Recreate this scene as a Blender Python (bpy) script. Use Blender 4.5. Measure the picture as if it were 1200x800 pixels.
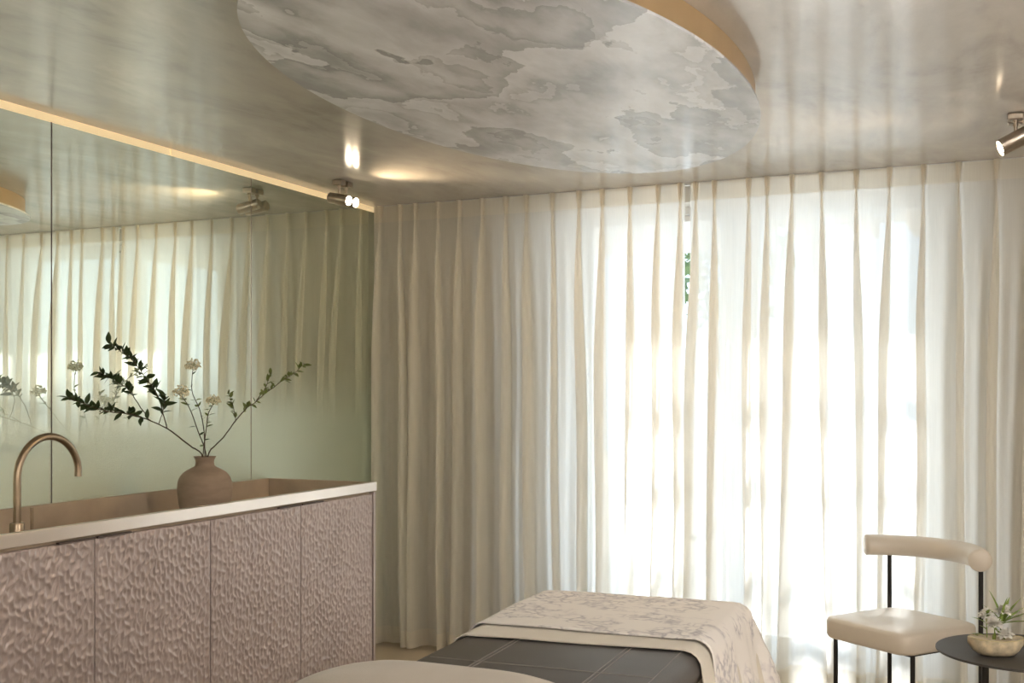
import bpy, bmesh, math, random
import numpy as np
from mathutils import Vector, Matrix, noise as mn
for o in list(bpy.data.objects): bpy.data.objects.remove(o)
S = bpy.context.scene; C = S.collection; PI = math.pi
R = math.radians

# ------------------------------------------------------------ camera
F_PX, W_PX, H_PX, HZ = 1320.0, 1200.0, 800.0, 458.0
YAW = math.atan2(585, 1320); EYE = 1.43
cd = bpy.data.cameras.new('camera'); cam = bpy.data.objects.new('camera', cd); C.objects.link(cam)
cam.location = (0, 0, EYE); cam.rotation_euler = (PI/2, 0, YAW)
cd.sensor_width = 36; cd.lens = 36*F_PX/W_PX; cd.shift_y = (HZ-H_PX/2)/W_PX; cd.clip_start = .02
S.camera = cam

# ------------------------------------------------------------ sky, sun, exposure
SUN_EL, SUN_AZ = R(35), R(0)
w = bpy.data.worlds.new('sky'); S.world = w; w.use_nodes = True
nt = w.node_tree; bg = nt.nodes['Background']
bg.inputs[0].default_value = (.62, .80, 1.0, 1); bg.inputs[1].default_value = 2.0     # even hazy bright sky
sl = bpy.data.lights.new('sun', 'SUN'); sun = bpy.data.objects.new('sun', sl); C.objects.link(sun)
sl.energy = 6.5; sl.angle = R(1.2); sl.color = (.98, .985, 1.0)
sd = Vector((-math.sin(SUN_AZ)*math.cos(SUN_EL), -math.cos(SUN_AZ)*math.cos(SUN_EL), -math.sin(SUN_EL)))
sun.rotation_euler = sd.to_track_quat('-Z', 'Y').to_euler(); sun.location = (-1, 9, 6)
# daylight portal in the window opening (guides sky sampling, emits nothing)
pl = bpy.data.lights.new('window_portal', 'AREA'); po = bpy.data.objects.new('window_portal', pl); C.objects.link(po)
pl.shape = 'RECTANGLE'; pl.size = 2.3; pl.size_y = 2.4; po.location = (-1.29, 6.0, 1.2); po.rotation_euler = (-PI/2, 0, 0)
pl.cycles.is_portal = True
S.view_settings.view_transform = 'Standard'; S.view_settings.look = 'None'
S.view_settings.gamma = 1; S.view_settings.use_curve_mapping = False
S.view_settings.exposure = 0.9

# ------------------------------------------------------------ helpers
def link(o, parent=None):
    C.objects.link(o)
    if parent: o.parent = parent
    return o
def obj(name, bm, m, parent=None, smooth=False, angle=None):
    me = bpy.data.meshes.new(name); bm.to_mesh(me); bm.free()
    if smooth:
        for p in me.polygons: p.use_smooth = True
        if angle:
            me.set_sharp_from_angle(angle=R(angle))
    if m: me.materials.append(m)
    return link(bpy.data.objects.new(name, me), parent)
def tag(o, label, cat, group=None, kind=None):
    o['label'] = label
    if cat: o['category'] = cat
    if group: o['group'] = group
    if kind: o['kind'] = kind
    return o
def thing(name, label, cat, loc=(0, 0, 0), rz=0, group=None):
    o = bpy.data.objects.new(name, None); C.objects.link(o); o.location = loc; o.rotation_euler = (0, 0, rz)
    o.empty_display_size = .05
    return tag(o, label, cat, group)
def struct(o, label=None):
    o['kind'] = 'structure'
    if label: o['label'] = label
    return o
def box(bm, x0, x1, y0, y1, z0, z1, bev=0):
    r = bmesh.ops.create_cube(bm, size=1)
    vs = r['verts']
    for v in vs:
        v.co = Vector((x0+(v.co.x+.5)*(x1-x0), y0+(v.co.y+.5)*(y1-y0), z0+(v.co.z+.5)*(z1-z0)))
    if bev:
        es = list({e for v in vs for e in v.link_edges})
        bmesh.ops.bevel(bm, geom=es, offset=bev, segments=2, affect='EDGES', profile=.5)
    return bm
def B(*a, **k): return box(bmesh.new(), *a, **k)
def lathe(bm, prof, n=32, loc=(0, 0, 0), sx=1, sy=1):
    rings = []
    for r, z in prof:
        rings.append([bm.verts.new((loc[0]+sx*r*math.cos(2*PI*i/n), loc[1]+sy*r*math.sin(2*PI*i/n), loc[2]+z)) for i in range(n)])
    for a, b in zip(rings, rings[1:]):
        for i in range(n): bm.faces.new((a[i], a[(i+1) % n], b[(i+1) % n], b[i]))
    if prof[0][0] > 1e-6: bm.faces.new(rings[0][::-1])
    if prof[-1][0] > 1e-6: bm.faces.new(rings[-1])
    return bm
def tube(bm, pts, rad, n=12, caps=True):
    pts = [Vector(p) for p in pts]
    if not hasattr(rad, '__len__'): rad = [rad]*len(pts)
    t0 = (pts[1]-pts[0]).normalized()
    up = Vector((0, 0, 1)) if abs(t0.z) < .9 else Vector((1, 0, 0))
    nrm = t0.cross(up).normalized(); rings = []
    for i, p in enumerate(pts):
        t = (pts[min(i+1, len(pts)-1)]-pts[max(i-1, 0)]).normalized()
        nrm = (nrm-t*nrm.dot(t)).normalized(); bn = t.cross(nrm)
        rings.append([bm.verts.new(p+rad[i]*(math.cos(2*PI*k/n)*nrm+math.sin(2*PI*k/n)*bn)) for k in range(n)])
    for a, b in zip(rings, rings[1:]):
        for k in range(n): bm.faces.new((a[k], a[(k+1) % n], b[(k+1) % n], b[k]))
    if caps: bm.faces.new(rings[0][::-1]); bm.faces.new(rings[-1])
    return bm
def spline(ctrl, n=8):
    P = [Vector(p) for p in ctrl]; out = []
    for i in range(len(P)-1):
        a, b, c, d = P[max(i-1, 0)], P[i], P[i+1], P[min(i+2, len(P)-1)]
        for k in range(n):
            t = k/n
            out.append(.5*((2*b)+(c-a)*t+(2*a-5*b+4*c-d)*t*t+(3*b-a-3*c+d)*t**3))
    return out+[P[-1]]
def grid_mesh(name, V, nu, nv, m, parent=None, smooth=True):
    idx = np.arange(nu*nv).reshape(nu, nv)
    q = np.stack([idx[:-1, :-1], idx[1:, :-1], idx[1:, 1:], idx[:-1, 1:]], -1).reshape(-1, 4)
    me = bpy.data.meshes.new(name); me.from_pydata(V.reshape(-1, 3).tolist(), [], q.tolist())
    if smooth: me.polygons.foreach_set('use_smooth', np.ones(len(me.polygons), dtype=bool))
    me.materials.append(m); me.update()
    return link(bpy.data.objects.new(name, me), parent)
# image ray helpers, used to read real positions off the photograph's calibrated camera
fw = Vector((-math.sin(YAW), math.cos(YAW))); rt = Vector((math.cos(YAW), math.sin(YAW)))
def ray(x): return fw+rt*((x-600)/F_PX)
def at_x(x, y, X):
    q = ray(x); d = X/q.x; return Vector((X, q.y*d, EYE+(HZ-y)/F_PX*d))

# ------------------------------------------------------------ materials
def newmat(name):
    m = bpy.data.materials.new(name); m.use_nodes = True
    nt = m.node_tree
    return m, nt, nt.nodes['Principled BSDF'], nt.nodes['Material Output']
def N(nt, t, **kw):
    n = nt.nodes.new(t)
    for k, v in kw.items():
        if k in n.inputs: n.inputs[k].default_value = v
        else: setattr(n, k, v)
    return n
def ramp(nt, src, stops):
    r = nt.nodes.new('ShaderNodeValToRGB'); e = r.color_ramp.elements
    while len(e) < len(stops): e.new(.5)
    for i, (p, c) in enumerate(stops): e[i].position = p; e[i].color = (*c, 1)
    nt.links.new(src, r.inputs[0]); return r
def coords(nt, scale=(1, 1, 1), rot=(0, 0, 0)):
    tc = nt.nodes.new('ShaderNodeTexCoord'); mp = nt.nodes.new('ShaderNodeMapping')
    mp.inputs['Scale'].default_value = scale; mp.inputs['Rotation'].default_value = rot
    nt.links.new(tc.outputs['Object'], mp.inputs[0]); return mp.outputs[0]
def mat(name, col, rough=.5, metal=0, var=.08, scale=8, bump=0, bscale=60, stretch=(1, 1, 1), coat=0, sheen=0):
    m, nt, b, out = newmat(name)
    co = coords(nt, stretch)
    n = N(nt, 'ShaderNodeTexNoise', Scale=scale, Detail=4.0); nt.links.new(co, n.inputs['Vector'])
    lo = tuple(c*(1-var) for c in col); hi = tuple(min(1, c*(1+var)) for c in col)
    r = ramp(nt, n.outputs[0], [(.3, lo), (.7, hi)]); nt.links.new(r.outputs[0], b.inputs['Base Color'])
    b.inputs['Roughness'].default_value = rough; b.inputs['Metallic'].default_value = metal
    b.inputs['Coat Weight'].default_value = coat; b.inputs['Sheen Weight'].default_value = sheen
    if bump:
        n2 = N(nt, 'ShaderNodeTexNoise', Scale=bscale, Detail=3.0); nt.links.new(co, n2.inputs['Vector'])
        bp = N(nt, 'ShaderNodeBump', Strength=bump, Distance=.004); nt.links.new(n2.outputs[0], bp.inputs['Height'])
        nt.links.new(bp.outputs[0], b.inputs['Normal'])
    return m
M = {}
M['wall'] = mat('wall_plaster', (.66, .63, .58), .8, bump=.15)
M['floor'] = mat('floor_stone', (.56, .46, .34), .45, var=.12, scale=3)
M['white_frame'] = mat('painted_frame', (.82, .82, .82), .4, var=.02)
M['terrace'] = mat('terrace_stone', (.66, .62, .56), .8)
M['timber'] = mat('sunblocker_timber', (.55, .45, .34), .7, stretch=(1, 8, 1))
M['gold'] = mat('gold_paint', (.40, .275, .145), .38, var=.06)
M['black_metal'] = mat('black_metal', (.022, .019, .018), .42, .3)
M['dark_top'] = mat('dark_tabletop', (.055, .05, .046), .5, .2, var=.06)
M['nickel'] = mat('brushed_nickel', (.42, .36, .30), .32, 1, stretch=(6, 1, 6))
M['bronze'] = mat('brushed_bronze', (.40, .31, .215), .34, 1, var=.1, scale=20)
M['cream_leather'] = mat('cream_leather', (.72, .645, .55), .42, var=.03, bump=.12, bscale=220, coat=.1)
M['grey_leather'] = mat('grey_leather', (.085, .076, .072), .5, var=.08, bump=.15, bscale=260)
M['stitch'] = mat('stitch_thread', (.24, .22, .205), .7)
M['linen'] = mat('linen', (.70, .645, .56), .85, var=.03, bump=.2, bscale=400, sheen=.2)
M['pillow'] = mat('pillow_cloth', (.56, .49, .41), .8, var=.04, bump=.15, bscale=300, sheen=.2)
M['stone'] = mat('basin_stone', (.47, .365, .26), .55, var=.12, scale=6, bump=.08)
M['edge'] = mat('pale_metal_edge', (.80, .72, .66), .28, .75, var=.03)
M['cab'] = mat('mauve_lacquer', (.45, .37, .345), .33, .3, var=.06, scale=3, coat=.15)
M['cab_in'] = mat('cabinet_carcass', (.34, .25, .22), .6)
M['clay'] = mat('unglazed_clay', (.36, .265, .19), .85, var=.10, scale=14, bump=.25, bscale=90, stretch=(1, 1, 4))
M['bark'] = mat('twig_bark', (.085, .055, .035), .8)
M['leaf'] = mat('dark_leaf', (.045, .075, .022), .5, var=.35, scale=30)
M['leaf2'] = mat('light_leaf', (.16, .20, .05), .5, var=.3, scale=30)
M['bloom'] = mat('cream_bloom', (.85, .78, .56), .8, var=.2, scale=120)
M['white_bloom'] = mat('white_petal', (.90, .87, .80), .7, var=.06, scale=60)
M['bowl'] = mat('rough_ceramic', (.60, .50, .34), .5, var=.3, scale=35, bump=.5, bscale=45)
M['bowl_in'] = mat('glazed_inside', (.62, .52, .28), .25, var=.05)
M['hedge'] = mat('garden_leaf', (.10, .16, .05), .6, var=.3)
M['trunk'] = mat('trunk_bark', (.16, .12, .08), .9)
M['joint'] = mat('dark_joint', (.10, .07, .06), .6)  # dark brown for mirror joints and finger pulls

def mk_ceiling():
    m, nt, b, out = newmat('polished_plaster')
    co = coords(nt, (1.6, .75, 1), (0, 0, R(-24)))
    n = N(nt, 'ShaderNodeTexNoise', Scale=1.7, Detail=9.0, Roughness=.62, Distortion=.9); nt.links.new(co, n.inputs['Vector'])
    co2 = coords(nt, (2.6, .9, 1), (0, 0, R(50)))
    n2 = N(nt, 'ShaderNodeTexNoise', Scale=2.6, Detail=7.0, Roughness=.6, Distortion=.5); nt.links.new(co2, n2.inputs['Vector'])
    mx = N(nt, 'ShaderNodeMix', data_type='FLOAT'); mx.inputs[0].default_value = .4
    nt.links.new(n.outputs[0], mx.inputs[2]); nt.links.new(n2.outputs[0], mx.inputs[3])
    r = ramp(nt, mx.outputs[0], [(.34, (.40, .38, .35)), (.46, (.53, .50, .465)), (.55, (.58, .55, .51)), (.68, (.70, .665, .62))])
    nt.links.new(r.outputs[0], b.inputs['Base Color'])
    b.inputs['Roughness'].default_value = .17; b.inputs['Specular IOR Level'].default_value = .75
    n3 = N(nt, 'ShaderNodeTexNoise', Scale=3.0, Detail=5.0); nt.links.new(co2, n3.inputs['Vector'])
    bp = N(nt, 'ShaderNodeBump', Strength=.06, Distance=.02); nt.links.new(n3.outputs[0], bp.inputs['Height'])
    nt.links.new(bp.outputs[0], b.inputs['Normal'])
    return m
M['ceiling'] = mk_ceiling()

def mk_cloud():
    # ink-cloud panel: a wandering field cut into steps, each step soft on one side and sharp on the other
    m, nt, b, out = newmat('ink_cloud_panel')
    co = coords(nt, (1.9, 1.0, 1), (0, 0, R(28)))
    nw = N(nt, 'ShaderNodeTexNoise', Scale=3.2, Detail=5.0, Roughness=.6); nt.links.new(co, nw.inputs['Vector'])
    add = N(nt, 'ShaderNodeMix', data_type='VECTOR'); add.inputs[0].default_value = .24
    nt.links.new(co, add.inputs[4]); nt.links.new(nw.outputs[1], add.inputs[5])
    n1 = N(nt, 'ShaderNodeTexNoise', Scale=1.05, Detail=4.0, Roughness=.5); nt.links.new(add.outputs[1], n1.inputs['Vector'])
    mul = N(nt, 'ShaderNodeMath', operation='MULTIPLY'); mul.inputs[1].default_value = 6.0; nt.links.new(n1.outputs[0], mul.inputs[0])
    fr = N(nt, 'ShaderNodeMath', operation='FRACT'); nt.links.new(mul.outputs[0], fr.inputs[0])
    r1 = ramp(nt, fr.outputs[0], [(0, (.95, .95, .95)), (.02, (.0, .0, .0)), (.30, (.35, .35, .35)), (.65, (.75, .75, .75)), (1, (1, 1, 1))])
    n1b = N(nt, 'ShaderNodeTexNoise', Scale=2.0, Detail=4.0, Roughness=.55); nt.links.new(add.outputs[1], n1b.inputs['Vector'])
    mulb = N(nt, 'ShaderNodeMath', operation='MULTIPLY'); mulb.inputs[1].default_value = 5.0; nt.links.new(n1b.outputs[0], mulb.inputs[0])
    frb = N(nt, 'ShaderNodeMath', operation='FRACT'); nt.links.new(mulb.outputs[0], frb.inputs[0])
    r1b = ramp(nt, frb.outputs[0], [(0, (.9, .9, .9)), (.03, (.05, .05, .05)), (.25, (.5, .5, .5)), (1, (.95, .95, .95))])
    mab = N(nt, 'ShaderNodeMix', data_type='FLOAT'); mab.inputs[0].default_value = .42
    nt.links.new(r1.outputs[0], mab.inputs[2]); nt.links.new(r1b.outputs[0], mab.inputs[3])
    co3 = coords(nt, (3.2, .8, 1), (0, 0, R(30)))
    n2 = N(nt, 'ShaderNodeTexNoise', Scale=2.4, Detail=8.0, Roughness=.62, Distortion=.6); nt.links.new(co3, n2.inputs['Vector'])
    mx = N(nt, 'ShaderNodeMix', data_type='FLOAT'); mx.inputs[0].default_value = .48
    nt.links.new(mab.outputs[0], mx.inputs[2]); nt.links.new(n2.outputs[0], mx.inputs[3])
    r = ramp(nt, mx.outputs[0], [(.20, (.32, .33, .35)), (.40, (.46, .475, .50)), (.57, (.67, .685, .715)), (.75, (.86, .88, .92))])
    nt.links.new(r.outputs[0], b.inputs['Base Color'])
    b.inputs['Roughness'].default_value = .25
    return m
M['cloud'] = mk_cloud()

def mk_sheer(name, transp, col, dark=0):
    m, nt, b, out = newmat(name); nt.nodes.remove(b)
    co = coords(nt, (260, 260, 6))
    n = N(nt, 'ShaderNodeTexNoise', Scale=1.0, Detail=2.0); nt.links.new(co, n.inputs['Vector'])
    r = ramp(nt, n.outputs[0], [(.3, tuple(c*.94 for c in col)), (.7, col)])
    tr = N(nt, 'ShaderNodeBsdfTranslucent'); df = N(nt, 'ShaderNodeBsdfDiffuse'); tp = N(nt, 'ShaderNodeBsdfTransparent')
    nt.links.new(r.outputs[0], tr.inputs[0]); df.inputs[0].default_value = (col[0]*.985, col[1]*.935, col[2]*.83, 1)
    tp.inputs[0].default_value = (1, .98, .95, 1)
    m1 = N(nt, 'ShaderNodeMixShader'); m1.inputs[0].default_value = .32
    nt.links.new(tr.outputs[0], m1.inputs[1]); nt.links.new(df.outputs[0], m1.inputs[2])
    m2 = N(nt, 'ShaderNodeMixShader'); m2.inputs[0].default_value = transp
    nt.links.new(m1.outputs[0], m2.inputs[1]); nt.links.new(tp.outputs[0], m2.inputs[2])
    nt.links.new(m2.outputs[0], out.inputs[0])
    return m
M['sheer'] = mk_sheer('sheer_voile', .11, (.95, .94, .915))
M['sheer_band'] = mk_sheer('doubled_voile', .05, (.945, .92, .875))

def mk_mirror():
    # mirror glass whose lower part is frosted, the frosting fading out with height (a property of the glass itself)
    m, nt, b, out = newmat('frost_faded_mirror'); nt.nodes.remove(b)
    tc = N(nt, 'ShaderNodeTexCoord'); sp = N(nt, 'ShaderNodeSeparateXYZ'); nt.links.new(tc.outputs['Object'], sp.inputs[0])
    mr = N(nt, 'ShaderNodeMapRange', interpolation_type='SMOOTHSTEP')
    mr.inputs[1].default_value = 1.20; mr.inputs[2].default_value = 1.62; mr.inputs[3].default_value = 0; mr.inputs[4].default_value = 1
    nt.links.new(sp.outputs[2], mr.inputs[0])
    gl = N(nt, 'ShaderNodeBsdfGlossy', Roughness=0.0); gl.inputs[0].default_value = (.84, .87, .75, 1)
    # frosting: etched micro relief that throws the reflection in all directions
    wn = N(nt, 'ShaderNodeTexWhiteNoise', noise_dimensions='3D'); sc = N(nt, 'ShaderNodeVectorMath', operation='SCALE'); sc.inputs[3].default_value = 4000
    nt.links.new(tc.outputs['Object'], sc.inputs[0]); nt.links.new(sc.outputs[0], wn.inputs['Vector'])
    sb = N(nt, 'ShaderNodeVectorMath', operation='SUBTRACT'); sb.inputs[1].default_value = (.5, .5, .5); nt.links.new(wn.outputs[1], sb.inputs[0])
    sk = N(nt, 'ShaderNodeVectorMath', operation='SCALE'); sk.inputs[3].default_value = .75; nt.links.new(sb.outputs[0], sk.inputs[0])
    ge = N(nt, 'ShaderNodeNewGeometry'); ad = N(nt, 'ShaderNodeVectorMath', operation='ADD'); nt.links.new(ge.outputs['Normal'], ad.inputs[0]); nt.links.new(sk.outputs[0], ad.inputs[1])
    nm = N(nt, 'ShaderNodeVectorMath', operation='NORMALIZE'); nt.links.new(ad.outputs[0], nm.inputs[0])
    fg = N(nt, 'ShaderNodeBsdfGlossy', Roughness=.26); fg.inputs[0].default_value = (.87, .975, .86, 1); nt.links.new(nm.outputs[0], fg.inputs['Normal'])
    veil = N(nt, 'ShaderNodeBsdfDiffuse'); veil.inputs[0].default_value = (.58, .70, .55, 1)
    fr = N(nt, 'ShaderNodeMixShader'); fr.inputs[0].default_value = .2; nt.links.new(fg.outputs[0], fr.inputs[1]); nt.links.new(veil.outputs[0], fr.inputs[2])
    a = N(nt, 'ShaderNodeMixShader'); a.inputs[0].default_value = .10
    nt.links.new(gl.outputs[0], a.inputs[1]); nt.links.new(veil.outputs[0], a.inputs[2])
    c = N(nt, 'ShaderNodeMixShader'); nt.links.new(mr.outputs[0], c.inputs[0])
    nt.links.new(fr.outputs[0], c.inputs[1]); nt.links.new(a.outputs[0], c.inputs[2]); nt.links.new(c.outputs[0], out.inputs[0])
    return m
M['mirror'] = mk_mirror()

def mk_pane():
    m, nt, b, out = newmat('window_glass'); nt.nodes.remove(b)
    tp = N(nt, 'ShaderNodeBsdfTransparent'); gl = N(nt, 'ShaderNodeBsdfGlossy', Roughness=0.0)
    co = coords(nt); n = N(nt, 'ShaderNodeTexNoise', Scale=2.0); nt.links.new(co, n.inputs['Vector'])
    r = ramp(nt, n.outputs[0], [(0, (.93, .95, .95)), (1, (.96, .97, .97))]); nt.links.new(r.outputs[0], tp.inputs[0])
    mx = N(nt, 'ShaderNodeMixShader'); mx.inputs[0].default_value = .06
    nt.links.new(tp.outputs[0], mx.inputs[1]); nt.links.new(gl.outputs[0], mx.inputs[2]); nt.links.new(mx.outputs[0], out.inputs[0])
    return m
M['pane'] = mk_pane()

def mk_emit(name, col, st):
    m, nt, b, out = newmat(name)
    b.inputs['Base Color'].default_value = (*col, 1); b.inputs['Emission Color'].default_value = (*col, 1); b.inputs['Emission Strength'].default_value = st
    return m
M['lens'] = mk_emit('lit_lens', (1, .82, .58), 22)
M['led'] = mk_emit('warm_led_strip', (.85, .65, .37), .31)

def mk_blanket():
    m, nt, b, out = newmat('toile_blanket')
    co = coords(nt)
    base = (.84, .80, .77)
    nw = N(nt, 'ShaderNodeTexNoise', Scale=9.0, Detail=3.0); nt.links.new(co, nw.inputs['Vector'])
    add = N(nt, 'ShaderNodeMix', data_type='VECTOR'); add.inputs[0].default_value = .13
    nt.links.new(co, add.inputs[4]); nt.links.new(nw.outputs[1], add.inputs[5])
    v = N(nt, 'ShaderNodeTexVoronoi', feature='DISTANCE_TO_EDGE', Scale=26.0); nt.links.new(add.outputs[1], v.inputs['Vector'])
    lines = ramp(nt, v.outputs[0], [(0, (1, 1, 1)), (.05, (.85, .85, .85)), (.20, (0, 0, 0))])
    n2 = N(nt, 'ShaderNodeTexNoise', Scale=7.5, Detail=2.0); nt.links.new(co, n2.inputs['Vector'])
    patch = ramp(nt, n2.outputs[0], [(.44, (0, 0, 0)), (.54, (1, 1, 1))])
    n3 = N(nt, 'ShaderNodeTexNoise', Scale=42.0, Detail=3.0); nt.links.new(co, n3.inputs['Vector'])
    grain = ramp(nt, n3.outputs[0], [(.36, (.15, .15, .15)), (.56, (1, 1, 1))])
    mu = N(nt, 'ShaderNodeMath', operation='MULTIPLY'); nt.links.new(lines.outputs[0], mu.inputs[0]); nt.links.new(patch.outputs[0], mu.inputs[1])
    mu2 = N(nt, 'ShaderNodeMath', operation='MULTIPLY'); nt.links.new(mu.outputs[0], mu2.inputs[0]); nt.links.new(grain.outputs[0], mu2.inputs[1])
    mx = N(nt, 'ShaderNodeMix', data_type='RGBA'); nt.links.new(mu2.outputs[0], mx.inputs[0])
    mx.inputs[6].default_value = (*base, 1); mx.inputs[7].default_value = (.46, .43, .46, 1)
    nt.links.new(mx.outputs[2], b.inputs['Base Color']); b.inputs['Roughness'].default_value = .9; b.inputs['Sheen Weight'].default_value = .15
    return m
M['blanket'] = mk_blanket()

# ------------------------------------------------------------ room
XL, XR, YB, YW, H = -3.333, 1.6, -1.6, 5.66, 2.48
WX0, WX1, WZ1, WT = -2.43, -.14, 2.40, .30       # window opening and wall thickness
struct(obj('floor', B(XL-.2, XR+.2, YB-.2, YW+WT, -.1, 0), M['floor']), 'beige stone floor of the room')
struct(obj('ceiling', B(XL-.2, XR+.2, YB-.2, YW+WT, H, H+.12), M['ceiling']), 'glossy streaked plaster ceiling')
bm = B(XL-.2, WX0, YW, YW+WT, 0, H); box(bm, WX1, XR+.2, YW, YW+WT, 0, H); box(bm, WX0, WX1, YW, YW+WT, WZ1, H)
struct(obj('wall_window', bm, M['wall']), 'plaster wall around the garden doors')
struct(obj('wall_left', B(XL-.2, XL-.03, YB, YW, 0, H), M['wall']), 'wall behind the mirrored panels')
struct(obj('wall_right', B(XR, XR+.2, YB, YW, 0, H), M['wall']), 'plain wall right of the room')
struct(obj('wall_rear', B(XL-.2, XR+.2, YB-.2, YB, 0, H), M['wall']), 'plain wall behind the viewer')

# mirrored glass panels on the left wall, with joints, and the lit strip above
ys = [-.486, .744, 1.974, 3.203, 4.432, YW-.004]
for i in range(5):
    o = obj('mirror_panel', B(XL-.02, XL, ys[i]+.002, ys[i+1]-.002, .02, H-.03), M['mirror'])
    lab = ['mirror glass panel furthest from the garden doors, frosted below', 'frosted-foot mirror panel second furthest from the garden doors',
           'mirror panel left of the dark joint above the tap', 'mirror panel between the two joints, behind the vase of branches',
           'mirror panel in the corner reflecting the beige curtain folds'][i]
    tag(o, lab, 'mirror', 'mirrored wall panels')
for i in range(1, 5):
    o = obj('trim_%d' % i, B(XL-.022, XL+.0015, ys[i]-.002, ys[i]+.002, .9, H-.002), M['joint'] if i < 4 else M['nickel']); struct(o, 'thin dark joint between mirror panels')
led = thing('light_strip', 'warm glowing strip along the top of the mirrors', 'light strip', (XL, 0, H-.03))
for a, b_ in ((-.48, 1.35), (1.355, 3.86), (3.865, YW-.06)):
    obj('diffuser', B(-.02, .004, a, b_, .001, .0295), M['led'], led)

# added fill lights shaped as wall globes, unseen, behind and right of the viewer
M['opal'] = mk_emit('fill_glow', (1, .965, .92), 56)
for (x, y), d, lab in (((XR, 2.2), (-1, 0), 'added fill globe on the right wall'), ((XR-1.2, YB), (0, 1), 'added fill globe on the rear wall')):
    t = thing('fill_globe', lab, 'fill light', (x, y, 1.80), 0, 'added fill globes')
    p = Vector((d[0], d[1], 0))
    bm = bmesh.new(); tube(bm, [p*.001, p*.02], .06, 24); obj('wall_plate', bm, M['bronze'], t, True, 40)
    bm = bmesh.new(); tube(bm, [p*.02, p*.12], .012, 12); obj('arm', bm, M['bronze'], t, True, 40)
    bm = bmesh.new(); bmesh.ops.create_uvsphere(bm, u_segments=24, v_segments=16, radius=.13, matrix=Matrix.Translation(p*.25)); obj('globe', bm, M['opal'], t, True)

# garden doors
win = struct(obj('window_1', (lambda bm: (box(bm, WX0, WX0+.10, 5.80, 5.90, 0, WZ1), box(bm, WX1-.10, WX1, 5.80, 5.90, 0, WZ1), box(bm, WX0+.1, WX1-.1, 5.80, 5.90, WZ1-.04, WZ1), box(bm, WX0+.1, WX1-.1, 5.80, 5.90, 0, .03), bm)[-1])(bmesh.new()), M['white_frame']), 'white framed pair of glazed garden doors')
cx = (WX0+WX1)/2
for s, (a, b_) in enumerate(((WX0+.10, cx-.002), (cx+.002, WX1-.10))):
    st_o, st_i = (.22, .10) if s == 0 else (.10, .16)
    bm = bmesh.new(); z0, z1 = .032, WZ1-.042
    box(bm, a, a+st_o, 5.84, 5.895, z0, z1, .004); box(bm, b_-st_i, b_, 5.84, 5.895, z0, z1, .004)
    box(bm, a+st_o, b_-st_i, 5.84, 5.895, z1-.03, z1); box(bm, a+st_o, b_-st_i, 5.84, 5.895, z0, z0+.14)
    sash = obj('door_leaf', bm, M['white_frame'], win)
    obj('pane', B(a+st_o, b_-st_i, 5.865, 5.871, z0+.14, z1-.03), M['pane'], sash)
    if s == 1:
        bm = B(a+.03, a+.06, 5.828, 5.84, .98, 1.16, .003); tube(bm, [(a+.045, 5.828, 1.08), (a+.045, 5.79, 1.08), (a+.16, 5.79, 1.08)], .008)
        obj('handle', bm, M['nickel'], sash)

# outdoors: terrace, added unseen sun-shaping slab and pergola, garden tree and hedge
struct(obj('terrace', B(-9, 7, YW+WT, 26, -.16, -.02), M['terrace']), 'pale terrace paving outside the doors')
bm = B(-5, 4, YW+WT, 6.90, 2.62, 2.80); box(bm, -5, -1.80, 6.90, 9.5, 2.62, 2.80)  # unseen slab added to keep sun off the upper and left curtain
struct(obj('shade_slab', bm, M['wall']), 'added unseen slab shading the terrace doors')
pg = thing('sunblocker', 'timber pergola added unseen over the terrace to pattern sun on the curtains', 'sunblocker', (0, 0, 0))  # unseen lattice added to break the sun into patches on the curtains
for i in range(6):
    x = -1.44+i*.41
    obj('rafter', B(x-.075, x+.075, 6.905, 9.35, 2.64, 2.76), M['timber'], pg)
for y in (7.62, 8.15, 8.82, 9.28):
    obj('cross_slat', B(-1.78, .9, y-.065, y+.065, 2.762, 2.80), M['timber'], pg)
for x in (-1.44, .61):
    obj('post', B(x-.06, x+.06, 9.2, 9.32, -.02, 2.64), M['timber'], pg)
def leaf_cloud(n, c, rad, size, seed, hollow=.3):
    rnd = random.Random(seed); V = []; Fc = []
    for i in range(n):
        d = Vector((rnd.gauss(0, 1), rnd.gauss(0, 1), rnd.gauss(0, 1))).normalized()*(rnd.uniform(hollow, 1)**.6)
        p = Vector((c[0]+d.x*rad[0], c[1]+d.y*rad[1], c[2]+d.z*rad[2]))
        q = Vector((rnd.gauss(0, 1), rnd.gauss(0, 1), rnd.gauss(0, 1))).normalized(); t = q.orthogonal().normalized(); l = size*rnd.uniform(.6, 1.3)
        k = len(V); V += [p-q*l, p+t*l*.35, p+q*l, p-t*l*.35]; Fc.append((k, k+1, k+2, k+3))
    return V, Fc
def foliage(name, V, Fc, m, parent, kind=None):
    me = bpy.data.meshes.new(name); me.from_pydata([tuple(v) for v in V], [], Fc); me.materials.append(m)
    o = link(bpy.data.objects.new(name, me), parent)
    if kind: o['kind'] = kind
    return o
tr = thing('garden_tree', 'leafy garden tree glimpsed through the gap between curtains', 'tree', (-2.9, 12.5, -.02))
bm = bmesh.new(); tube(bm, spline([(0, 0, 0), (.05, 0, .9), (-.04, .05, 1.8), (.05, 0, 2.6)]), .09); obj('trunk', bm, M['trunk'], tr, True)
foliage('foliage', *leaf_cloud(500, (0, 0, 2.9), (.8, .8, .8), .11, 5), M['hedge'], tr, 'stuff')

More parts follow.
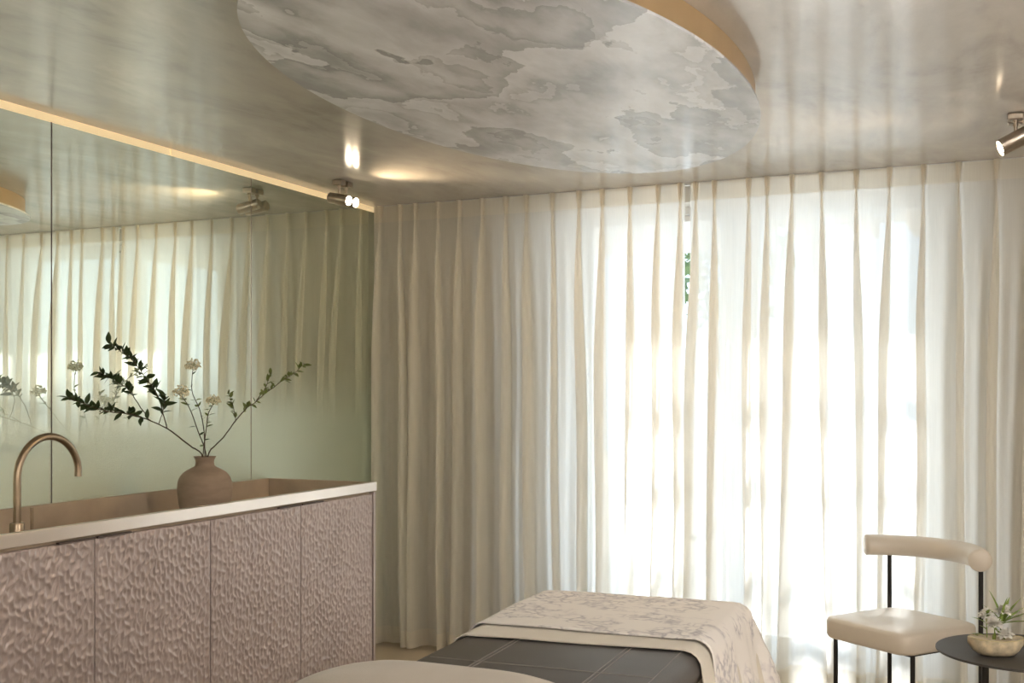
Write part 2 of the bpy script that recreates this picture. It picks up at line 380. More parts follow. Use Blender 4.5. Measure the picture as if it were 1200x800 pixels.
# ------------------------------------------------------------ oval ceiling panel
DX, DY, DA, DB, DROP = -1.41, 3.42, .664, 1.337, .095
rf = thing('ceiling_raft', 'large oval ceiling raft with grey cloud pattern and gold rim', 'ceiling panel', (DX, DY, H))
bm = lathe(bmesh.new(), [(1.0, -DROP), (1.0, -DROP+.008)], 128, (0, 0, 0), DA, DB); obj('cloud_panel', bm, M['cloud'], rf)
bm = lathe(bmesh.new(), [(.975, -DROP+.008), (.975, -.001)], 128, (0, 0, 0), DA, DB); obj('rim', bm, M['gold'], rf, True, 40)

# ------------------------------------------------------------ curtains
def curtain(name, label, x0, x1, pleats, seed, Y0=5.545):
    rnd = random.Random(seed)
    root = thing(name, label, 'curtain', ((x0+x1)/2, Y0, 0), 0, 'sheer pinch pleat curtains')
    ox, oy = (x0+x1)/2, Y0
    zs = np.concatenate([np.linspace(2.4755, 2.30, 9), np.linspace(2.24, .30, 26), np.linspace(.24, .012, 5)])
    pr = [dict(D=rnd.uniform(.055, .085), w=rnd.uniform(.022, .034), lean=rnd.uniform(-.045, .045), dy=rnd.uniform(-.02, .01), ph=rnd.uniform(0, 6), bow=rnd.uniform(-.01, .03), k=rnd.uniform(2, 5), un=rnd.uniform(.5, .9)) for _ in pleats]
    def row(z, off=0.0):
        t = (2.4755-z)/2.456                     # 0 at the top, 1 at the hem
        hd = min(1, max(0, (2.4755-z)/.085))     # through the heading
        op = min(1, max(0, (2.37-z)/.80)); op = op*(2-op)
        pts = []
        pos = []
        for i, p in enumerate(pleats):
            q = pr[i]; w_ = .008+(q['w']*(1+.9*t)-.008)*op
            if hd < 1: w_ = .020*(1-hd)+.008*hd
            D = .030+(q['D']*(1+.35*t)-.030)*op
            x = p+q['lean']*op*(t**1.2)+.006*math.sin(q['k']*t*2+q['ph'])*op
            pos.append((x, w_, D, q))
        pts.append((x0, Y0-.004))
        for i, (x, w_, D, q) in enumerate(pos):
            lx = x0 if i == 0 else pos[i-1][0]+pos[i-1][1]/2
            a = x-w_/2
            gap = max(a-lx, .004)
            bow = (q['bow']*op+.003)*min(1, gap/.1)
            for k in range(1, 9):
                u = k/9
                wob = .008*op*math.sin(u*PI*2*1.5+q['ph']+t*2)*min(1, gap/.1)
                pts.append((lx+gap*u, Y0+bow*math.sin(PI*u)+wob*math.sin(PI*u)))
            sk = .35*q['lean']*op
            zf = ((0, 0), (.35, .12), (.75, .22), (.97, .30), (1.0, .36), (.94, .42), (.6, .50), (.25, .58), (.02, .66), (-.03, .74), (.05, .84), (.3, .95), (.6, 1.0), (.9, .93), (1.06, .75), (1.10, .45), (1.05, .15), (1.0, 0))
            un = min(1, max(0, (t-.30)/.55))*q['un']          # the stitched fold opens out on its way down
            for k, (zu, zv) in enumerate(zf):
                pu = k/17; u = zu+(pu-zu)*un; v = zv+(math.sin(PI*pu)**.75-zv)*un if 0 < k < 17 else 0
                pts.append((a+u*w_+sk*v, Y0-D*v+q['dy']*v*op))
        lx = pos[-1][0]+pos[-1][1]/2
        for k in range(1, 8): pts.append((lx+(max(x1-lx, .006))*k/7, Y0-.004))
        A = np.array(pts)
        # small hanging wrinkles and the free sway near the hem
        A[:, 1] += .004*op*np.sin(A[:, 0]*61+seed)*np.sin(z*3+A[:, 0]*9)-.015*t*t*op
        if off:
            d = np.gradient(A, axis=0); L = np.hypot(d[:, 0], d[:, 1])+1e-9
            A = A+off*np.stack([d[:, 1]/L, -d[:, 0]/L], -1)
        return np.column_stack([A[:, 0]-ox, A[:, 1]-oy, np.full(len(A), z)])
    def sheet(nm, zz, m, off=0):
        V = np.array([row(z, off) for z in zz]); grid_mesh(nm, V, V.shape[0], V.shape[1], m, root)
    sheet('fabric', zs, M['sheer'])
    sheet('heading_band', np.linspace(2.4755, 2.385, 5), M['sheer_band'], .002)
    sheet('hem', np.linspace(.105, .012, 4), M['sheer_band'], .002)
    return root
curtain('sheer_curtain', 'beige sheer curtain hanging from the mirrored corner to the centre gap', -3.315, -1.503,
        [-3.27, -3.14, -3.04, -2.9, -2.77, -2.63, -2.49, -2.37, -2.22, -2.07, -1.94, -1.79, -1.64, -1.525], 3)
curtain('sheer_curtain', 'white backlit sheer curtain behind the cream chair', -1.476, 1.30,
        [-1.445, -1.35, -1.18, -1.09, -.97, -.83, -.67, -.52, -.37, -.22, -.06, .09, .24, .40, .55, .71, .86, 1.02, 1.18], 8)
tag(obj('curtain_rail', B(XL+.02, 1.35, 5.552, 5.585, H-.012, H-.0005), M['white_frame']), 'slim white curtain rail on the ceiling above the sheers', 'curtain rail')

# ------------------------------------------------------------ cabinets and basin
CF, CT, CY0, CY1 = -2.712, 1.006, 2.205, 4.56
def carved(name, y0, y1, z0, z1, seed, parent, ox=(0, 0, 0)):
    rs = np.random.RandomState(seed); st = .0042
    ny, nz = int((y1-y0)/st), int((z1-z0)/st)
    Y, Z = np.meshgrid(np.linspace(y0, y1, ny), np.linspace(z0, z1, nz), indexing='ij')
    ph = rs.rand(6)*6
    U = (Y+.004*np.sin(Z*23+ph[0])+.002*np.sin(Z*51+Y*17+ph[1]))/.024; Vv = (Z+.008*np.sin(Y*19+ph[2])+.006*np.sin(Y*43+ph[3]))/.040
    Vv = Vv + .5*(np.floor(U) % 2)
    iu, iv = np.floor(U).astype(int), np.floor(Vv).astype(int)
    K = 200; J = rs.rand(K, K, 3)
    f1 = np.full(U.shape, 9.); f2 = f1.copy(); tilt = np.zeros_like(f1)
    for a in (-1, 0, 1):
        for b_ in (-1, 0, 1):
            j = J[(iu+a) % K, (iv+b_) % K]
            dx = iu+a+.12+.76*j[..., 0]-U; dz = iv+b_+.12+.76*j[..., 1]-Vv
            d = np.sqrt(dx*dx+dz*dz)
            nn = d < f1
            f2 = np.where(nn, f1, np.minimum(f2, d)); tilt = np.where(nn, j[..., 2], tilt); f1 = np.where(nn, d, f1)
    e = np.clip((f2-f1)/.48, 0, 1)
    h = .0042*(1-e*e*(3-2*e))*(.7+.6*tilt)+.0012*f1
    edge = np.minimum(np.minimum(Y-y0, y1-Y), np.minimum(Z-z0, z1-Z)); h *= np.clip(edge/.006, 0, 1)
    X = CF-.010+h
    V = np.stack([X-ox[0], Y-ox[1], Z-ox[2]], -1)
    idx = np.arange(ny*nz).reshape(ny, nz)
    q = np.stack([idx[:-1, :-1], idx[1:, :-1], idx[1:, 1:], idx[:-1, 1:]], -1).reshape(-1, 4).tolist()
    vs = V.reshape(-1, 3).tolist(); base = len(vs)
    for yy, zz in ((y0, z0), (y1, z0), (y1, z1), (y0, z1)): vs.append((CF-.030-ox[0], yy-ox[1], zz-ox[2]))
    b0 = base
    q.append((b0, b0+3, b0+2, b0+1))
    for bd, c0, c1 in ((idx[:, 0], b0, b0+1), (idx[-1, :], b0+1, b0+2), (idx[::-1, -1], b0+2, b0+3), (idx[0, ::-1], b0+3, b0)):
        q.append([int(i) for i in bd][::-1]+[c0, c1])
    me = bpy.data.meshes.new(name); me.from_pydata(vs, [], q); me.materials.append(M['cab'])
    sm = np.ones(len(me.polygons), dtype=bool); sm[-5:] = False; me.polygons.foreach_set('use_smooth', sm); me.update()
    return link(bpy.data.objects.new(name, me), parent)
ybs = [2.216, 2.796, 3.374, 3.955, 4.535]
DZ0, DZ1 = .07, CT-.045
for u, lab in enumerate(('carved mauve cabinet unit below the tap', 'carved mauve cabinet unit below the vase, nearest the curtains')):
    a, m_, b_ = ybs[2*u], ybs[2*u+1], ybs[2*u+2]
    org = (CF-.3, (a+b_)/2, 0)
    t = thing('cabinet_unit', lab, 'cabinet', org, 0, 'carved cabinet units')
    lo = lambda x0, x1, y0, y1, z0, z1, **k: B(x0-org[0], x1-org[0], y0-org[1], y1-org[1], z0, z1, **k)
    obj('carcass', lo(XL+.006, CF-.032, a+.001, b_-.001, .06, DZ1-.08), M['cab_in'], t)
    obj('plinth', lo(XL+.006, CF-.06, a+.001, b_-.001, 0, .06), M['cab_in'], t)
    for k, (p, q_) in enumerate(((a+.0015, m_-.0015), (m_+.0015, b_-.0015))):
        d = carved('door', p, q_, DZ0, DZ1-.010, 11+4*u+k, t, org)
        # finger pull let into the top edge, on both sides of the middle joint
        hy = (m_-.16, m_-.004) if k == 0 else (m_+.004, m_+.16)
        obj('finger_pull', lo(CF-.012, CF+.001, hy[0], hy[1], DZ1-.0095, DZ1-.004), M['joint'], d)
tag(obj('end_panel', B(XL+.006, CF-.004, 4.537, 4.556, 0, DZ1-.002, bev=.001), M['cab']), 'plain mauve side panel closing the cabinets towards the curtains', 'panel')
wt = thing('basin_worktop', 'long stone trough basin worktop with pale metal front edge', 'worktop', (CF-.3, (CY0+CY1)/2, CT))
lw = lambda x0, x1, y0, y1, z0, z1, **k: B(x0-CF+.3, x1-CF+.3, y0-(CY0+CY1)/2, y1-(CY0+CY1)/2, z0-CT, z1-CT, **k)
obj('front_edge', lw(CF-.028, CF, CY0, CY1, CT-.042, CT, bev=.002), M['edge'], wt)
obj('back_wall', lw(XL+.004, XL+.028, CY0, CY1, .885, CT-.001, bev=.002), M['stone'], wt)
obj('end_wall', lw(XL+.028, CF-.028, CY1-.026, CY1, .885, CT-.001, bev=.002), M['stone'], wt)
obj('end_wall', lw(XL+.028, CF-.028, CY0, CY0+.026, .885, CT-.001, bev=.002), M['stone'], wt)
obj('front_wall', lw(CF-.05, CF-.028, CY0+.026, CY1-.026, .885, CT-.004), M['stone'], wt)
obj('basin_floor', lw(XL+.028, CF-.05, CY0+.026, CY1-.026, .885, .905), M['stone'], wt)

# tap
p0 = at_x(20, 620, -3.0); tp_ = thing('basin_tap', 'brushed bronze gooseneck tap standing in the stone basin', 'tap', (p0.x, p0.y, .905))
bm = bmesh.new(); lathe(bm, [(.024, 0), (.024, .085), (.022, .09)], 28); obj('base', bm, M['bronze'], tp_, True, 40)
Rg = .134; pts = [(0, 0, .085), (0, 0, .16), (0, 0, .232)]+[(0, Rg-Rg*math.cos(a), .236+Rg*math.sin(a)) for a in np.linspace(0, R(172), 22)]
e = Vector(pts[-1]); pts += [tuple(e+Vector((0, -.002, -.03)))]
bm = bmesh.new(); tube(bm, pts, .0125, 20); obj('spout', bm, M['bronze'], tp_, True, 40)
bm = bmesh.new(); tube(bm, [(.0, .024, .05), (0, .062, .05)], .006, 10); tube(bm, [(0, .062, .045), (0, .062, .135)], .0055, 12); obj('lever', bm, M['bronze'], tp_, True, 40)

# vase
vp = at_x(240, 580, -3.02)
vz = .905
vs_ = thing('clay_vase', 'round beige clay vase standing in the stone basin', 'vase', (vp.x, vp.y, vz))
prof = [(0, .001), (.06, .001), (.085, .010), (.100, .05), (.108, .10), (.110, .13), (.104, .165), (.086, .192), (.058, .208), (.042, .217), (.037, .228), (.037, .240), (.043, .253), (.046, .256), (.043, .257), (.034, .246), (.031, .22), (.03, .20), (0, .19)]
prof = [(p.x, p.y) for p in spline([(r_, z, 0) for r_, z in prof], 3)]
prof = [(max(r_, 0), z) for r_, z in prof]; prof[0] = (0, .001)
prof = [p for i, p in enumerate(prof) if p[0] > 1e-4 or i in (0, len(prof)-1)]
bm = lathe(bmesh.new(), [(max(r_, .0005), z) for r_, z in prof], 48); obj('body', bm, M['clay'], vs_, True, 60)
mouth = Vector((vp.x, vp.y, vz+.25))

# ------------------------------------------------------------ branches
def leaf_mesh(name, L, W, m, fold=.25):
    V = []; n = 6
    for i in range(n+1):
        u = i/n; ww = W*math.sin(PI*u**.8)*.5 if 0 < u < 1 else 0
        zc = -.35*L*u*u*.4
        V += [(-ww, L*u, zc+ww*fold), (0, L*u, zc), (ww, L*u, zc+ww*fold)]
    Fc = []
    for i in range(n):
        a = 3*i; Fc += [(a, a+1, a+4, a+3), (a+1, a+2, a+5, a+4)]
    me = bpy.data.meshes.new(name); me.from_pydata(V, [], Fc); me.materials.append(m)
    for p in me.polygons: p.use_smooth = True
    return me
LM = [leaf_mesh('leaf_blade', .040, .017, M['leaf']), leaf_mesh('leaf_blade', .032, .013, M['leaf']), leaf_mesh('leaf_blade', .026, .013, M['leaf2']), leaf_mesh('leaf_blade', .030, .011, M['leaf2'])]
def add_leaf(root, me, p, d, roll, sc=1):
    d = d.normalized(); q = d.to_track_quat('Y', 'Z')
    o = bpy.data.objects.new('leaf', me); link(o, root)
    o.matrix_basis = Matrix.Translation(p-root.location) @ q.to_matrix().to_4x4() @ Matrix.Rotation(roll, 4, 'Y') @ Matrix.Scale(sc, 4)
    return o
def I(x, y, X): return at_x(x, y, X)
def clearX(v): return Vector((max(v.x, XL+.05), v.y, v.z))
def branch(name, label, cat, stems, leafspec, seed, group=None, meshes=(0, 1)):
    rnd = random.Random(seed)
    root = thing(name, label, cat, tuple(mouth-Vector((0, 0, .2))), 0, group)
    for k, (ctrl, r0, r1) in enumerate(stems):
        pts = spline(ctrl, 6); n = len(pts)
        pts = [p+Vector((rnd.uniform(-1, 1), rnd.uniform(-1, 1), rnd.uniform(-1, 1)))*.0016 for p in pts]
        bm = bmesh.new(); tube(bm, [p-root.location for p in pts], [r0+(r1-r0)*i/(n-1) for i in range(n)], 7)
        obj('stem' if k == 0 else 'twig', bm, M['bark'], root, True)
        cnt, start, up = leafspec[k]
        for j in range(cnt):
            u = start+(1-start)*(j+rnd.random()*.8)/max(cnt, 1); f = min(u*(n-1), n-1.001); i = int(f)
            p = pts[i].lerp(pts[i+1], f-i); t = (pts[i+1]-pts[i]).normalized()
            s = Vector((rnd.gauss(0, 1), rnd.gauss(0, 1), rnd.gauss(0, 1))); s = (s-t*s.dot(t)).normalized()
            d = t*rnd.uniform(.2, .9)+s*rnd.uniform(.6, 1.0)+Vector((0, 0, up))
            add_leaf(root, LM[rnd.choice(meshes)], p, d, rnd.uniform(-1, 1), rnd.uniform(.75, 1.35))
    return root
b0 = mouth-Vector((0, 0, .19))
main = [b0+Vector((0, -.01, 0)), mouth+Vector((0, -.012, .0)), I(222, 522, -3.0), I(196, 502, -2.98), I(160, 487, -2.96), I(128, 482, -2.94), I(104, 475, -2.94), I(80, 466, -2.93)]
s2 = [I(196, 502, -2.98), I(190, 480, -2.98), I(183, 460, -2.97), I(170, 442, -2.95), I(157, 424, -2.93), I(142, 412, -2.92), I(127, 402, -2.92)]
s3 = [I(176, 493, -2.97), I(160, 470, -3.02), I(150, 456, -3.03), I(134, 446, -3.04), I(116, 436, -3.05)]
s4 = [I(186, 497, -2.975), I(192, 478, -2.9), I(194, 463, -2.88)]
branch('leafy_branch', 'dark leafy branch arching left out of the clay vase', 'branch',
       [(main, .0034, .0012), (s2, .0022, .001), (s3, .002, .0009), (s4, .0015, .0008)], [(70, .52, .15), (72, .28, .1), (42, .35, .1), (16, .3, .1)], 4)
rb = [b0+Vector((0, .012, 0)), mouth+Vector((0, .014, 0)), I(262, 512, -3.0), I(285, 482, -2.96), I(300, 470, -2.94), I(325, 450, -2.90), I(345, 437, -2.88), I(357, 426, -2.88)]
rb2 = [I(276, 495, -2.98), I(274, 478, -2.98), I(268, 462, -2.98)]
rb3 = [I(300, 470, -2.94), I(312, 452, -2.92), I(318, 436, -2.9)]
branch('budding_branch', 'thin light green budding branch leaning right out of the vase', 'branch',
       [(rb, .003, .001), (rb2, .0016, .0008), (rb3, .0016, .0008)], [(40, .42, .3), (16, .2, .3), (14, .2, .4)], 9, None, (2, 3, 2))
def umbel(label, ctrl, rad, leaves, seed):
    rnd = random.Random(seed)
    root = thing('umbel_flower', label, 'flower', tuple(b0), 0, 'cream flower heads in the clay vase')
    pts = spline(ctrl, 6); n = len(pts)
    bm = bmesh.new(); tube(bm, [p-root.location for p in pts], [.0024-.0010*i/(n-1) for i in range(n)], 7); obj('stem', bm, M['bark'], root, True)
    top = pts[-1]
    bm = bmesh.new()
    for i in range(16):
        a = i*2.4; rr = rad*math.sqrt((i+.5)/16); tgt = Vector((rr*math.cos(a), rr*math.sin(a), .55*rad+.35*rad*(1-(rr/rad)**2)))
        tube(bm, [top-root.location-Vector((0, 0, .004)), top-root.location+tgt*.95], .0007, 4)
    obj('ray_stalks', bm, M['leaf2'], root)
    bm = bmesh.new()
    for i in range(90):
        a = i*2.4; rr = rad*math.sqrt((i+.5)/90); c = top-root.location+Vector((rr*math.cos(a), rr*math.sin(a), .35*rad+.80*rad*math.sqrt(max(0, 1-(rr/rad)**2))*rnd.uniform(-.7, 1.2)))
        bmesh.ops.create_icosphere(bm, subdivisions=1, radius=rnd.uniform(.0030, .0048), matrix=Matrix.Translation(c))
    f = obj('flower_head', bm, M['bloom'], root, True)
    for j in range(leaves):
        u = rnd.uniform(.35, .95); i = int(u*(n-1)); p = pts[i]
        add_leaf(root, LM[rnd.choice((1, 3, 2))], p, Vector((rnd.gauss(0, 1), rnd.gauss(0, 1), rnd.uniform(.1, .8))), rnd.uniform(-1, 1), rnd.uniform(.7, 1.1))
umbel('tallest cream umbel flower in the clay vase', [b0, mouth, I(239, 505, -3.02), I(234, 480, -3.02), I(225, 458, -3.02), I(226, 432, -3.02)], .032, 10, 21)
umbel('cream umbel flower leaning left in the clay vase', [b0+Vector((.01, 0, 0)), mouth+Vector((.01, 0, 0)), I(232, 505, -2.98), I(222, 478, -2.96), I(212, 463, -2.96)], .032, 8, 22)
umbel('lowest cream umbel flower right of the others in the vase', [b0+Vector((-.01, 0, 0)), mouth+Vector((-.01, .0, 0)), I(242, 500, -3.04), I(244, 485, -3.04), I(250, 473, -3.04)], .030, 12, 23)

# ------------------------------------------------------------ spotlights
def spot(loc, d, label, watts):
    d = Vector(d).normalized()
    t = thing('ceiling_spotlight', label, 'spotlight', loc, 0, 'twin nickel ceiling spotlights')
    obj('canopy', B(-.028, .028, -.022, .022, -.026, -.0006, bev=.005), M['nickel'], t)
    bm = bmesh.new(); tube(bm, [(0, 0, -.026), (0, 0, -.070)], .0065, 12); lathe(bm, [(.010, -.036), (.010, -.026)], 14); obj('stem', bm, M['nickel'], t, True, 40)
    c = Vector((0, 0, -.095)); q = d.to_track_quat('Z', 'Y').to_matrix().to_4x4(); L = .125
    bm = lathe(bmesh.new(), [(.0, -L/2), (.022, -L/2), (.027, -L/2+.005), (.0275, L/2-.002), (.0265, L/2), (.024, L/2), (.024, L/2-.012), (.0, L/2-.012)][1:-1], 28)
    o = obj('barrel', bm, M['nickel'], t, True, 40); o.matrix_basis = Matrix.Translation(c) @ q
    bm = lathe(bmesh.new(), [(.0225, L/2-.0115), (.0225, L/2-.004), (.016, L/2-.001), (.001, L/2)], 24)
    ln = obj('lens', bm, M['lens'], o, True)
    ld = bpy.data.lights.new('spot_beam', 'SPOT'); ld.energy = watts; ld.color = (1, .74, .45); ld.spot_size = R(105); ld.spot_blend = .7; ld.shadow_soft_size = .02
    lo_ = bpy.data.objects.new('spot_beam', ld); link(lo_, t); lo_.location = c+d*(L/2+.012); lo_.rotation_euler = d.to_track_quat('-Z', 'Y').to_euler()
dl = (.96, -.10, -.20); dr = (-.86, -.20, -.46)
spot((-3.06, 4.78, H), dl, 'ceiling spotlight by the mirrors, nearer of the pair', 10)
spot((-3.06, 4.845, H), dl, 'ceiling spotlight by the mirrors, further of the pair', 10)
spot((.015, 4.67, H), dr, 'ceiling spotlight over the cream chair, nearer of the pair', 10)
spot((.015, 4.735, H), dr, 'ceiling spotlight over the cream chair, further of the pair', 10)

# ------------------------------------------------------------ massage table
TR = R(2.5); TC = (-1.135, 3.64)   # middle of the far edge
tb = thing('massage_table', 'grey leather massage table with stitched seams', 'massage table', (TC[0], TC[1], 0), TR)
TW, TL, TZ = .35, 1.92, .735
bm = B(-TW, TW, -TL, -.01, TZ-.10, TZ, bev=.045)
for v in bm.verts: pass
obj('top_cushion', bm, M['grey_leather'], tb, True, 50)
obj('base_frame', B(-TW+.04, TW-.04, -TL+.06, -.07, TZ-.17, TZ-.101, bev=.008), M['linen'], tb)
obj('pedestal', B(-.20, .20, -TL+.45, -.45, .04, TZ-.171, bev=.02), M['linen'], tb)
obj('foot_plate', B(-.27, .27, -TL+.3, -.3, 0, .039, bev=.01), M['black_metal'], tb)
def seam(pts):
    bm = bmesh.new(); tube(bm, pts, .0016, 5); obj('stitched_seam', bm, M['stitch'], tb)
for x in (-.165, -.153, .153, .165): seam([(x, -TL+.1, TZ+.0004), (x, -.3, TZ+.0004)])
for y in (-1.02, -1.45): seam([(-TW+.05, y, TZ+.0004), (TW-.05, y, TZ+.0004)])
seam([(TW-.05, -TL+.1, TZ+.0004), (TW-.05, -.3, TZ+.0004)])

def drape(name, m, label, a, y0, over_s, over_f, z, r, seed, thick, amp=1.0, ybow=0.0):
    ns, ntt = 84, 70
    s = np.linspace(-(a+over_s), a+over_s, ns); t = np.linspace(y0, over_f, ntt)
    V = np.zeros((ns, ntt, 3)); hp = R(90)*r
    for i, ss in enumerate(s):
        for j, tt in enumerate(t):
            yy = tt+ybow*(ss/a)*(1-(j/(ntt-1)))
            ox = max(abs(ss)-(a-r), 0); oy = max(yy+r, 0)
            sg = 1 if ss > 0 else -1
            d = math.hypot(ox, oy)
            if d == 0: hx = 0; vz_ = 0
            else:
                if d < hp: hx = r*math.sin(d/r); vz_ = r*(1-math.cos(d/r))
                else: hx = r+.16*(d-hp); vz_ = r+(d-hp)
            ux, uy = (ox/d, oy/d) if d else (0, 0)
            x = sg*(min(abs(ss), a-r)+hx*ux); y = min(yy, -r)+hx*uy
            cor = min(ox, oy)
            x += sg*cor*.34; y += cor*.16
            wv = amp*min(1, max(d-.03, 0)/.25)
            along = yy if ox > oy else ss
            f = .012*math.sin(along*21+seed)+.008*math.sin(along*43+seed*2+d*4)
            x += sg*ux*f*wv; y += uy*f*wv
            nz = mn.noise(Vector((ss*5, yy*5, seed)))*.004*amp + mn.noise(Vector((ss*14, yy*11, seed+3)))*.0015*amp
            V[i, j] = (x, y, z-vz_+nz*(1 if d < .1 else .3))
    o = grid_mesh(name, V, ns, ntt, m)
    o.location = (TC[0], TC[1], 0); o.rotation_euler = (0, 0, TR)
    md = o.modifiers.new('thickness', 'SOLIDIFY'); md.thickness = thick; md.offset = 1
    return o
tag(drape('bed_sheet', M['linen'], '', TW+.006, -.75, .42, .44, TZ+.004, .05, 2, .003, .7, .02), 'plain cream sheet draped over the grey table under the blanket', 'sheet')
tag(drape('blanket', M['blanket'], '', TW+.014, -.625, .30, .32, TZ+.011, .052, 5, .005, 1.0, .0), 'pale blanket with grey botanical print over the table foot', 'blanket')

# pillow at the head end
def pillow(name, label, c, sx, sy, sz, rz):
    n, m_ = 40, 28; V = np.zeros((n+1, m_+1, 3))
    for i in range(n+1):
        for j in range(m_+1):
            u = -1+2*i/n; v = -1+2*j/m_
            e = max(0, 1-abs(u)**3.0)**.55*max(0, 1-abs(v)**3.0)**.55
            pin = 1-.06*(abs(u)**2)*(abs(v)**2)
            V[i, j] = (u*sx*pin, v*sy*pin, sz*e*(1+.05*mn.noise(Vector((u*2, v*2, 1)))))
    bot = V.copy(); bot[:, :, 2] *= -.35
    bm = bmesh.new()
    def add(A, flip):
        vs = [[bm.verts.new(A[i, j]) for j in range(m_+1)] for i in range(n+1)]
        for i in range(n):
            for j in range(m_):
                f = [vs[i][j], vs[i+1][j], vs[i+1][j+1], vs[i][j+1]]
                bm.faces.new(f[::-1] if flip else f)
    add(V, False); add(bot, True); bmesh.ops.remove_doubles(bm, verts=bm.verts, dist=.0004)
    o = obj(name, bm, M['pillow'], None, True); o.location = c; o.rotation_euler = (0, 0, rz)
    return tag(o, label, 'pillow')
pillow('head_pillow', 'soft beige pillow at the head of the massage table', (-1.07, 1.96, TZ+.035), .33, .24, .10, TR)

# ------------------------------------------------------------ chair
CH = thing('dining_chair', 'cream leather chair with curved tubular backrest and thin black legs', 'chair', (-.425, 4.965, 0), R(-36))
# local frame: front is -x side... seat spans local x (front/back), y (sides)
def rounded_slab(w_, d_, z0, z1, rc, bev, seg=6):
    bm = bmesh.new(); vs = []
    for cx_, cy_, a0 in ((w_-rc, d_-rc, 0), (-w_+rc, d_-rc, 90), (-w_+rc, -d_+rc, 180), (w_-rc, -d_+rc, 270)):
        for k in range(seg+1):
            a = R(a0+90*k/seg); vs.append((cx_+rc*math.cos(a), cy_+rc*math.sin(a)))
    rows = [(bev, z0), (bev*.3, z0+bev*.3), (0, z0+bev), (0, z1-bev), (bev*.25, z1-bev*.35), (bev, z1-bev*.02), (bev*3, z1+.004), (bev*7, z1+.008)]
    rings = []
    for ins, z in rows:
        kx = (w_-ins)/w_; ky = (d_-ins)/d_
        rings.append([bm.verts.new((x*kx, y*ky, z)) for x, y in vs])
    n = len(vs)
    for a, b_ in zip(rings, rings[1:]):
        for i in range(n): bm.faces.new((a[i], a[(i+1) % n], b_[(i+1) % n], b_[i]))
    bm.faces.new(rings[0][::-1]); bm.faces.new(rings[-1])
    return bm
SW, SD = .226, .228
obj('seat', rounded_slab(SW, SD, .385, .475, .06, .018), M['cream_leather'], CH, True, 60)
obj('seat_frame', B(-SW+.03, SW-.03, -SD+.06, SD-.06, .376, .3845), M['black_metal'], CH)
# front is local -y, back is local +y
for x, y in ((-.200, -.165), (.205, -.165)):
    bm = bmesh.new(); tube(bm, [(x, y, .385), (x, y, 0)], .0095, 12); obj('leg', bm, M['black_metal'], CH, True, 40)
BZ = .745
for x in (-.236, .236):
    bm = bmesh.new(); tube(bm, [(x, .205, 0), (x, .205, BZ-.02)], .0095, 12); obj('leg', bm, M['black_metal'], CH, True, 40)
bp_ = [(.335*math.sin(a), -.042+.335*math.cos(a), BZ) for a in np.linspace(R(-61), R(54), 8)]
pts = spline(bp_, 6); rr = [.046]*len(pts)
pts = [pts[0]+(pts[0]-pts[1]).normalized()*.006]+pts+[pts[-1]+(pts[-1]-pts[-2]).normalized()*.006]; rr = [.040]+rr+[.040]
bm = bmesh.new(); tube(bm, pts, rr, 24); obj('backrest', bm, M['cream_leather'], CH, True, 50)

# ------------------------------------------------------------ side table with bowl of flowers
ST = thing('side_table', 'dark round side table with thin top beside the chair', 'table', (.045, 4.17, 0))
ZT = .553
bm = lathe(bmesh.new(), [(.283, ZT-.008), (.285, ZT-.006), (.285, ZT-.001), (.284, ZT)], 72); obj('table_top', bm, M['dark_top'], ST, True, 40)
for a in (195, 315, 75):
    x, y = .13*math.cos(R(a)), .13*math.sin(R(a))
    bm = bmesh.new(); tube(bm, [(x, y, ZT-.008), (x, y, 0)], .012, 14); obj('leg', bm, M['black_metal'], ST, True, 40)
obj('base_ring', lathe(bmesh.new(), [(.17, 0), (.17, .008)], 48), M['black_metal'], ST)
BP = Vector((-.045, 4.07, ZT))
bw = thing('flower_bowl', 'small oval cream ceramic bowl with rough outside on side table', 'bowl', tuple(BP), R(18)); bw.scale = (.92, .92, .92)
bm = lathe(bmesh.new(), [(.03, .0008), (.060, .004), (.082, .020), (.094, .045), (.097, .060)], 40, (0, 0, 0), 1.0, .62)
for v in bm.verts:
    v.co += Vector((v.co.x, v.co.y, 0))*(.09*mn.noise(v.co*45)); v.co.z += .006*(v.co.x/.09)**2 if v.co.z > .05 else 0
obj('outside', bm, M['bowl'], bw, True, 60)
bm = bmesh.new()
n = 40; pr_ = [(.097, .060), (.094, .062), (.088, .045), (.070, .022), (.03, .012), (.0005, .012)]
rings = []
for r_, z in pr_: rings.append([bm.verts.new((r_*math.cos(2*PI*i/n), .62*r_*math.sin(2*PI*i/n), z+(.006*(r_*math.cos(2*PI*i/n)/.09)**2 if z > .05 else 0))) for i in range(n)])
for a, b_ in zip(rings, rings[1:]):
    for i in range(n): bm.faces.new((a[i], a[(i+1) % n], b_[(i+1) % n], b_[i]))
obj('inside', bm, M['bowl_in'], bw, True, 60)
M['green'] = mat('fresh_green', (.22, .30, .06), .5, var=.25, scale=40)
LG = leaf_mesh('long_leaf', .10, .014, M['green'], .4); LS = leaf_mesh('short_leaf', .05, .011, M['green'], .4)
petal = leaf_mesh('petal_blade', .025, .018, M['white_bloom'], .5)
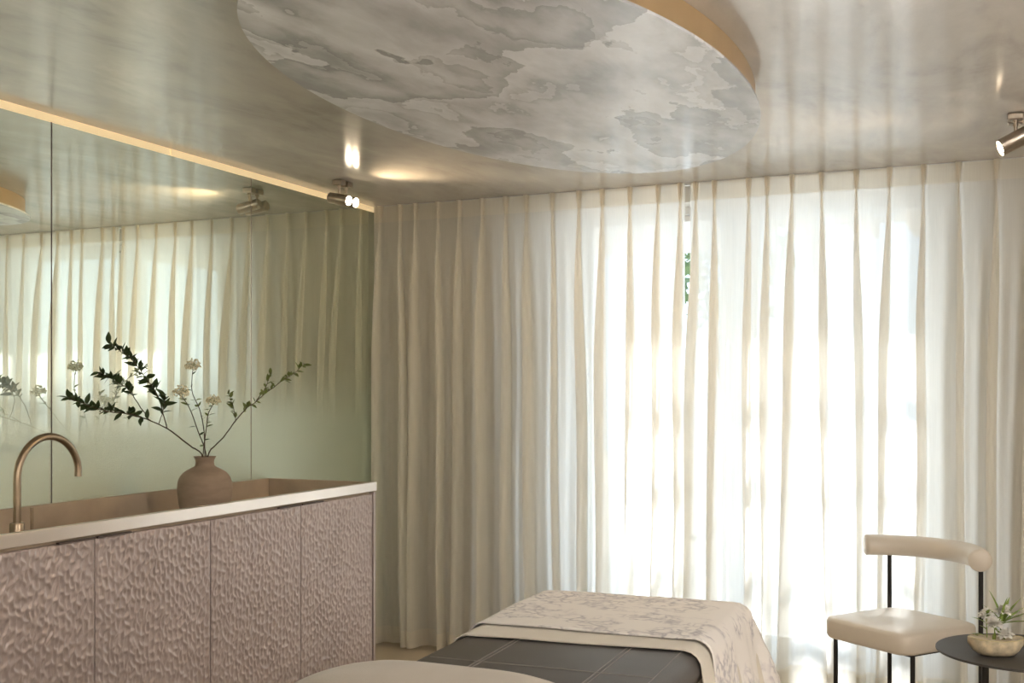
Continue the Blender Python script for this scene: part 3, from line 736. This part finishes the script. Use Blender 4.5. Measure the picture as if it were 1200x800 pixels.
def flower(label, dx, dy, h, lean, seed, bloom=True, leaves=6, lg=LS):
    rnd = random.Random(seed)
    base = BP+Vector((dx, dy, .014))
    root = thing('white_flower' if bloom else 'grass_sprig', label, 'flower' if bloom else 'leaf sprig', tuple(base), 0, 'white flowers in the oval bowl' if bloom else None)
    pts = spline([(0, 0, 0), (lean[0]*.3, lean[1]*.3, h*.5), (lean[0], lean[1], h)], 6)
    bm = bmesh.new(); tube(bm, pts, .0017, 7); obj('stem', bm, M['green'], root, True)
    if bloom:
        for j in range(44):
            a = j*2.4; el = R(88-105*(j/44)**.8)
            d = Vector((math.cos(a)*math.cos(el), math.sin(a)*math.cos(el), math.sin(el)))
            o = bpy.data.objects.new('petal', petal); link(o, root)
            o.matrix_basis = Matrix.Translation(Vector(pts[-1])+d*.004) @ d.to_track_quat('Y', 'Z').to_matrix().to_4x4() @ Matrix.Rotation(rnd.uniform(-.5, .5), 4, 'Y') @ Matrix.Scale(rnd.uniform(.8, 1.15), 4)
    for j in range(leaves):
        p = pts[rnd.randint(3, len(pts)-1)]
        d = Vector((rnd.gauss(0, 1), rnd.gauss(0, 1), rnd.uniform(.1, 1.2))).normalized()
        if not bloom:
            p = pts[-1-j % 3]; d = Vector([(.9, .3, .45), (.95, .2, .22), (.5, .3, 1), (-.25, .1, 1), (.1, -.1, 1), (.7, .5, .75), (-.6, .1, .7), (.85, -.1, .6), (.2, .5, .9)][j % 9]).normalized()
        o = bpy.data.objects.new('leaf', lg); link(o, root)
        o.matrix_basis = Matrix.Translation(p) @ d.to_track_quat('Y', 'Z').to_matrix().to_4x4() @ Matrix.Scale(rnd.uniform(.8, 1.2), 4)
flower('white fluffy flower furthest left in the oval bowl', -.028, .0, .115, (-.003, 0), 1)
flower('white fluffy flower in the middle of the oval bowl', -.005, -.01, .088, (.0, -.004), 2)
flower('white fluffy flower lowest and right in the oval bowl', .022, -.008, .055, (.006, 0), 3, True, 2)
flower('small white bud flower at the top of the bowl', .010, .02, .128, (.010, 0), 4, True, 3)
flower('long green leaf sprig reaching right from the bowl', .008, .012, .095, (.008, 0), 6, False, 9, LG)
